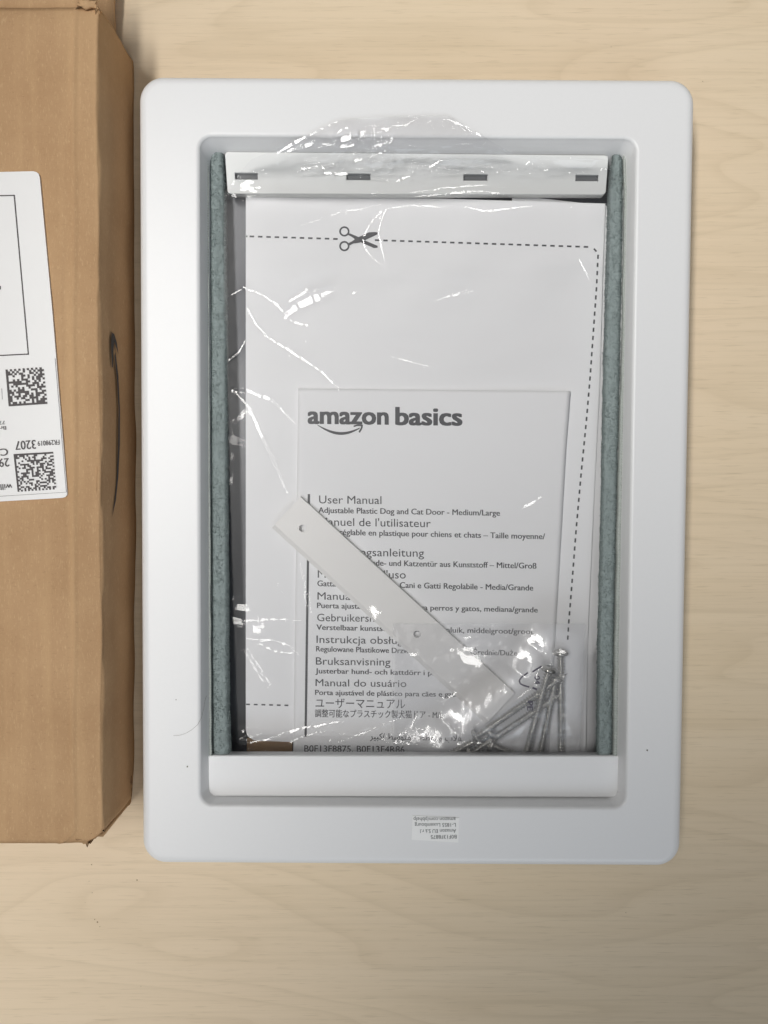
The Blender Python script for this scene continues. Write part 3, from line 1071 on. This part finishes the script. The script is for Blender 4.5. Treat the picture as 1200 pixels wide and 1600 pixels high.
ridges += glint_facets(560, 212, 40, 10, 10, 12, 40, -18, 15, (2.0, 4.0))
ridges += glint_facets(760, 255, 50, 8, 8, 8, 22, -15, 30, (1.8, 2.8))
ridges += glint_facets(730, 1100, 34, 26, 10, 3, 9, 20, 60, (1.6, 2.6))
ridges += glint_facets(645, 1158, 28, 7, 5, 6, 20, -30, 30, (2.0, 3.6))
ridges += glint_facets(440, 1160, 40, 6, 6, 12, 40, -16, 8, (1.8, 2.6))
ridges += glint_facets(555, 452, 10, 8, 6, 5, 14, -30, 40, (1.6, 2.4))
ridges += glint_facets(600, 300, 160, 14, 8, 10, 40, -8, 12, (1.6, 2.6))
ridges += glint_facets(500, 600, 90, 60, 6, 4, 9, 20, 60, (1.6, 2.2))
ridges += glint_facets(640, 700, 200, 260, 10, 10, 40, 30, 50, (1.5, 2.2))
add = np.zeros_like(z)
for pts, a, wd_ in ridges:
    x0, x1 = min(p[0] for p in pts) - 4 * wd_, max(p[0] for p in pts) + 4 * wd_
    y0, y1 = min(p[1] for p in pts) - 4 * wd_, max(p[1] for p in pts) + 4 * wd_
    m = (X > x0) & (X < x1) & (Y > y0) & (Y < y1)
    if not m.any():
        continue
    xs_, ys_ = X[m], Y[m]
    h, best = np.zeros(len(xs_)), np.full(len(xs_), 1e9)
    tot = sum(math.hypot(b2[0] - a2[0], b2[1] - a2[1]) for a2, b2 in zip(pts, pts[1:]))
    run = 0.0
    fine = [pts[0]]
    for (ax, ay), (bx, by) in zip(pts, pts[1:]):
        l = math.hypot(bx - ax, by - ay)
        q = rr_.uniform(9, 32)
        while q < l - 6:
            fine.append((ax + (bx - ax) * q / l + rr_.normal(0, 0.5), ay + (by - ay) * q / l + rr_.normal(0, 0.5)))
            q += rr_.uniform(9, 34)
        fine.append((bx, by))
    for (ax, ay), (bx, by) in zip(fine, fine[1:]):
        l = math.hypot(bx - ax, by - ay) + 1e-6
        tx, ty = (bx - ax) / l, (by - ay) / l
        t = np.clip((xs_ - ax) * tx + (ys_ - ay) * ty, 0, l)
        rx, ry = xs_ - ax - t * tx, ys_ - ay - t * ty
        d = np.hypot(rx, ry)
        sg = rx * -ty + ry * tx
        mx, my = (ax + bx) / 2, (ay + by) / 2
        k = np.argmin((X - mx) ** 2 + (Y - my) ** 2)
        p = P(mx, my, z.flat[k])
        v = np.array([0, 0, CAM_Z]) - p
        v /= np.linalg.norm(v)
        lv = LA - p
        lv /= np.linalg.norm(lv, axis=1)[:, None]
        hv = lv + v
        dim = sstep(0, 1, np.clip((-(lv * AX).sum(1) - CC) / (1 - CC), 0, 1)) * LL[:, 3] / LL[:, 4] ** 2 / 1340
        WEAK = 0.14 * (1 - np.clip(dim * 1.15, 0, 1))
        sx, sy = -hv[:, 0] / hv[:, 2] - gx.flat[k], -hv[:, 1] / hv[:, 2] - gy.flat[k]
        # px axes: x as in the world, y reversed
        along = np.abs(sx * tx - sy * ty)
        across = sx * -ty - sy * tx
        c_ = np.argmin(0.4 * along + 0.12 * np.abs(np.abs(across) - 0.16) + WEAK)
        kk = kp.flat[k]
        q = (run + t) / tot
        ends = np.clip(np.minimum(q, 1 - q) * 7 + 0.25, 0, 1)
        core = np.exp(-(d / (wd_ * np.interp(q, [0, 0.5, 1], [0.75, 1.15, 0.7]))) ** 6)
        fx_, fy_ = -hv[c_, 0] / hv[c_, 2], -hv[c_, 1] / hv[c_, 2]
        hh = core * (z.flat[k] + kk * (fx_ * (xs_ - mx) - fy_ * (ys_ - my)) - z[m])
        up_ = d < best
        h = np.where(up_, hh, h)
        best = np.where(up_, d, best)
        run += l
    cur = add[m]
    add[m] = np.where(np.abs(h) > np.abs(cur), h, cur)
z = z + add
bag = link('plastic_bag', grid_mesh(P(X, Y, z)), M['film'], None, True)
tag(bag, 'large clear crinkled plastic bag covering the template, manual and screws inside the pet door', 'plastic bag')

# ------------------------------------------------------------------ cardboard box
box = empty('cardboard_box', (-0.22, 0.03, 0))
tag(box, 'brown corrugated cardboard shipping box with white address label and torn corners', 'cardboard box')
BH = 0.05
A = P(150, 14, BH); Bt = P(157.5, 1296, BH)
A0 = P(206, 96, 0.0); B0 = P(206.5, 1242, 0.0)
yT, yB = P(100, 12, BH - 0.002)[1], P(60, 1317.5, BH - 0.002)[1]
# right long edge x as a function of y at the top and at the base
def xe(y, z):
    xt = np.interp(y, [Bt[1], A[1]], [Bt[0], A[0]])
    xb = np.interp(y, [B0[1], A0[1]], [B0[0], A0[0]])
    return xt + (xb - xt) * (1 - z / BH)
def side_bulge(y, z):
    return 0.0010 * math.sin(math.pi * (1 - z / BH)) + 0.0016 * (1 - z / BH) * max(0.0, math.sin(math.pi * (y - yB) / (yT - yB))) ** 0.5  # second term widens the base so the gap to the frame goes dark

ny, nx = 160, 60
yy = np.linspace(yB + 1e-9, yT - 1e-9, ny)
creasex = -0.012
prof = np.concatenate([np.linspace(-0.19, -0.02, 26), np.linspace(-0.0185, -0.0008, 22), [-0.0002, 0.0002, 0.0004]])
V = np.empty((ny, len(prof) + 14, 3))
for i, y in enumerate(yy):
    cut = 1.75 * max(0.0, 0.0066 - (y - yB)) * (0.8 + 0.2 * math.sin(y * 2600))
    e = xe(y, BH) - cut + 0.0004 * math.sin(y * 60) + 0.0003 * float(vnoise(np.array([y * 120]), np.array([0.5]), 61)[0])
    cx = np.interp(y, [yB, yT], [-0.0135, -0.0105])
    for j, p in enumerate(prof):
        cr_ = 0.0007 * math.exp(-((p - cx) / 0.0010) ** 2) + 0.00025 * math.exp(-((p - cx + 0.006) / 0.0012) ** 2) * max(0, math.sin(y * 17))
        side = -0.0009 * max(0.0, min(1.0, (p - cx) / 0.012))
        z = BH + cr_ + side + 0.0004 * float(vnoise(np.array([p * 60 + 9]), np.array([y * 30]), 62)[0]) - 0.0008 * max(0, -p - 0.05) / 0.14
        if p > 0: z -= p * 2
        # crushed ends
        z -= 0.0020 * max(0, (abs(y - (yT + yB) / 2) - (yT - yB) / 2 + 0.010) / 0.010) ** 2
        V[i, j] = (e + min(p, 0.0004), y, z)
    zz = np.linspace(BH - 0.0020, 0.0006, 14)
    for k, z in enumerate(zz):
        bulge = side_bulge(y, z) + 0.0006 * float(vnoise(np.array([z * 90]), np.array([y * 40]), 63)[0])
        V[i, len(prof) + k] = (xe(y, z) - cut * (z / BH) ** 0.5 + 0.0004 + bulge, y, z)
me = grid_mesh(V[::-1])
bo = part('box_body', me, M['board'], box, True)
so_ = bo.modifiers.new('thick', 'SOLIDIFY'); so_.thickness = 0.002; so_.offset = -1
# end walls
def wall(y, s):
    xs_ = np.linspace(-0.34, xe(y, BH) - 0.001, 12)
    Vw = np.array([[(x, y, z) for x in xs_] for z in (0.0006, BH - 0.006)])
    return grid_mesh(Vw)
for y in (yB + 0.0025, yT - 0.0025):
    w_ = part('end_wall', wall(y, 1), M['board'], box)
    mm = w_.modifiers.new('thick', 'SOLIDIFY'); mm.thickness = 0.002; mm.offset = 0

def sheet(corners, thick, mat, name, n=10, seed=0, amp=0.0006):
    """crumpled sheet between four (px,py,z) corners"""
    cs = [P(*q) for q in corners]
    u = np.linspace(0, 1, n)
    r = np.random.default_rng(seed)
    V = np.empty((n, n, 3))
    for i, a in enumerate(u):
        for j, b2 in enumerate(u):
            q = (cs[0] * (1 - b2) + cs[1] * b2) * (1 - a) + (cs[3] * (1 - b2) + cs[2] * b2) * a
            V[i, j] = q + r.normal(0, amp, 3) * (0.4 if 0 < i < n - 1 and 0 < j < n - 1 else 1.0)
    o = part(name, grid_mesh(V), mat, box, True)
    m_ = o.modifiers.new('thick', 'SOLIDIFY'); m_.thickness = thick; m_.offset = -1
    return o
# end flap bulging out beyond the top end, and a lower one in its shade
sheet([(-60, -60, 0.047), (128, -60, 0.047), (134, 20, 0.0455), (-60, 20, 0.0455)], 0.002, M['board'], 'end_flap', 12, 1, 0.0003)
sheet([(-40, -70, 0.012), (174, -70, 0.012), (180, 66, 0.006), (60, 66, 0.006)], 0.002, M['board'], 'end_flap', 12, 2, 0.0003)
# torn corners
sheet([(118, 1303, 0.0490), (152, 1292, 0.0490), (137, 1321, 0.0455), (121, 1315, 0.0462)], 0.0012, M['board'], 'torn_corner', 6, 3, 0.0004)
sheet([(121, 1311, 0.0478), (158, 1296, 0.0480), (157, 1302, 0.0430), (138, 1322, 0.0430)], 0.0010, M['board_core'], 'torn_corner', 6, 4, 0.0007)
sheet([(191, 1240, 0.012), (207, 1214, 0.006), (206, 1243, 0.002), (196, 1250, 0.004)], 0.001, M['board_core'], 'torn_corner', 5, 5, 0.0005)
sheet([(118, 12, 0.0502), (125, 2, 0.0506), (150, -3, 0.0500), (150, 12, 0.0496)], 0.001, M['board'], 'torn_corner', 6, 6, 0.0007)
sheet([(119, 18, 0.0494), (123, 2, 0.0497), (140, -2, 0.0488), (126, 10, 0.0492)], 0.001, M['board_core'], 'torn_corner', 5, 7, 0.0006)

# printed arrow on the long side
def on_side(px, py):
    dx, dy, dz = ray(px, py)
    lo_, hi = 0.2, 0.6
    f = lambda t: t * dx - (xe(t * dy, CAM_Z + t * dz) + 0.0013 + side_bulge(t * dy, min(BH, max(0.0, CAM_Z + t * dz))))
    for _ in range(50):
        mid = (lo_ + hi) / 2
        if f(lo_) * f(mid) <= 0: hi = mid
        else: lo_ = mid
    t = (lo_ + hi) / 2
    return (t * dx, t * dy, CAM_Z + t * dz)
left = [(175, 808), (179, 782), (182, 750), (184.4, 700), (185.2, 640), (182.6, 592), (178.8, 556)]
right = [(175.6, 806), (181, 782), (185, 745), (187.4, 695), (187.6, 640), (185.2, 588), (180.5, 550)]
V, F = [], []
def quad(*ps):
    k = len(V)
    V.extend(on_side(*p) for p in ps)
    F.append(tuple(range(k, k + len(ps))))
for k in range(len(left) - 1):
    quad(left[k], left[k + 1], right[k + 1], right[k])
quad((174.2, 519), (173.6, 540), (174.8, 574), (176.2, 574), (177.4, 548), (178.2, 534))
quad((174.2, 519), (178.2, 534), (181.5, 543), (185.2, 554), (182.8, 536), (178.6, 522))
part('printed_arrow', mesh(V, F), M['arrow_ink'], box)

# address label
lz = lambda x, y: BH + 0.00125
def lbl_poly():
    return [(-60, 270), (52, 267.5), (57, 268.8), (60.5, 272), (62, 277), (82, 490), (105, 768), (105, 773), (102, 776.5), (97, 778), (-60, 787)]
lab = part('address_label', prism_px(lbl_poly(), BH + 0.0010, BH - 0.0002), M['label'], box)
pr = stroke([(-40, 306.5), (22, 305.2)], 1.6) + stroke([(22, 304.5), (44.2, 554)], 1.7) + stroke([(44.2, 553.2), (-40, 557.5)], 1.7) + stroke([(86, 560), (103.5, 769)], 0.5) + stroke([(103.5, 769), (-40, 778)], 0.4) + stroke([(2.5, 607), (3.6, 624)], 0.5)
pr.append([(-1.5, 446), (1.2, 447), (1.2, 452), (-1.5, 453)])
part('printed_lines', flat_px(pr, lz), M['label_ink'], lab)
txt = text_px([
    ('3207', (55.0, 687.5), (23.2, 689.5), (1.2, 13.5), 0.016),
    ('FR298019', (92.5, 687.0), (58.5, 689.2), (0.6, 7.5), 0.012),
    ('29', (13.5, 715.8), (-2, 716.8), (1.0, 13), 0.016),
    ('Ch', (11.8, 700.5), (-9, 701.8), (1.0, 11), 0.016),
    ('willa', (18.4, 756), (-6, 757.2), (0.7, 9.0), 0.012),
    ('Bre', (9.3, 665.8), (-5, 666.5), (0.4, 5.5), 0.012),
    ('77', (7.5, 657.2), (-2, 657.8), (0.4, 5.5), 0.0)], lz)
part('printed_text', txt, M['label_ink'], lab)

def matrix_code(q, n, seed):
    """square pattern of printed cells inside the px quad q (tl, tr, br, bl)"""
    r = np.random.default_rng(seed)
    g = r.random((n, n)) < 0.5
    g[:, 0] = True
    g[-1, :] = True
    g[0, :] = (np.arange(n) % 2 == 0)
    g[:, -1] = (np.arange(n) % 2 == 1)
    out = []
    def pt(u, v):
        return ((q[0][0] * (1 - u) + q[1][0] * u) * (1 - v) + (q[3][0] * (1 - u) + q[2][0] * u) * v,
                (q[0][1] * (1 - u) + q[1][1] * u) * (1 - v) + (q[3][1] * (1 - u) + q[2][1] * u) * v)
    for i in range(n):
        j = 0
        while j < n:
            if g[i, j]:
                k = j
                while k < n and g[i, k]: k += 1
                out.append([pt(j / n, i / n), pt(k / n, i / n), pt(k / n, (i + 1) / n), pt(j / n, (i + 1) / n)])
                j = k
            else: j += 1
    return out
part('printed_code', flat_px(matrix_code([(8.5, 577.5), (68, 573.5), (74, 631), (13.5, 635)], 18, 5), lz), M['label_ink'], lab)
part('printed_code', flat_px(matrix_code([(27.5, 768.5), (88, 764.5), (83, 706), (21, 709.5)], 22, 6), lz), M['label_ink'], lab)

# ------------------------------------------------------------------ hair and crumbs
def tube(pts, r, k=5):
    V, F = [], []
    pts = [Vector(p) for p in pts]
    for i, p in enumerate(pts):
        t = (pts[min(i + 1, len(pts) - 1)] - pts[max(i - 1, 0)]).normalized()
        a = t.cross(Vector((0, 0, 1))).normalized()
        b2 = t.cross(a)
        for j in range(k):
            th = 2 * math.pi * j / k
            V.append(p + (a * math.cos(th) + b2 * math.sin(th)) * r)
    for i in range(len(pts) - 1):
        for j in range(k):
            F.append((i * k + j, i * k + (j + 1) % k, (i + 1) * k + (j + 1) % k, (i + 1) * k + j))
    return mesh(V, F)
hp = [(271, 1149.5), (280, 1149), (290, 1146), (300, 1140), (309, 1132), (315, 1121), (318, 1108), (320, 1095), (324, 1083)]
hz = [H + .0002] * 5 + [H + .0003, H + .0004, H + .0002, H - .001]
hs = []
for i in range(len(hp) - 1):
    for t in np.linspace(0, 1, 4)[:-1]:
        hs.append(P(hp[i][0] + (hp[i + 1][0] - hp[i][0]) * t, hp[i][1] + (hp[i + 1][1] - hp[i][1]) * t, hz[i] + (hz[i + 1] - hz[i]) * t))
ho = link('hair_strand', tube(hs, 0.00006), M['hair'], None, True)
tag(ho, 'single thin dark curved hair lying on the white frame at its lower left', 'hair')

V, F = [], []
spots = [(152, 1441, 1.8), (148, 1437, 1.2), (143, 1351, 1.2), (139, 1377, 1.0), (144, 1395, 0.9), (133, 1410, 0.8), (156, 1448, 0.9), (199, 104, 2.0), (204, 99, 1.5), (201, 118, 1.8), (206, 112, 1.2), (203, 123, 1.2), (214, 1375, 1.6), (220, 1541, 0.8), (978, 1426, 0.9), (955, 73, 0.9), (1098, 127, 1.1)]
for x, y, r in spots:
    k = len(V)
    nn = 6
    for lv, sc_ in ((0.00005, 1.0), (0.0004, 0.6)):
        for j in range(nn):
            a = 2 * math.pi * j / nn
            rr = 0.65 * r * sc_ * random.uniform(0.6, 1.3)
            V.append(P(x + rr * math.cos(a), y + rr * math.sin(a), lv))
    for j in range(nn):
        F.append((k + j, k + (j + 1) % nn, k + nn + (j + 1) % nn, k + nn + j))
    F.append([k + nn + j for j in range(nn)])
cro = link('crumbs', mesh(V, F), M['crumb'])
cro['kind'] = 'stuff'
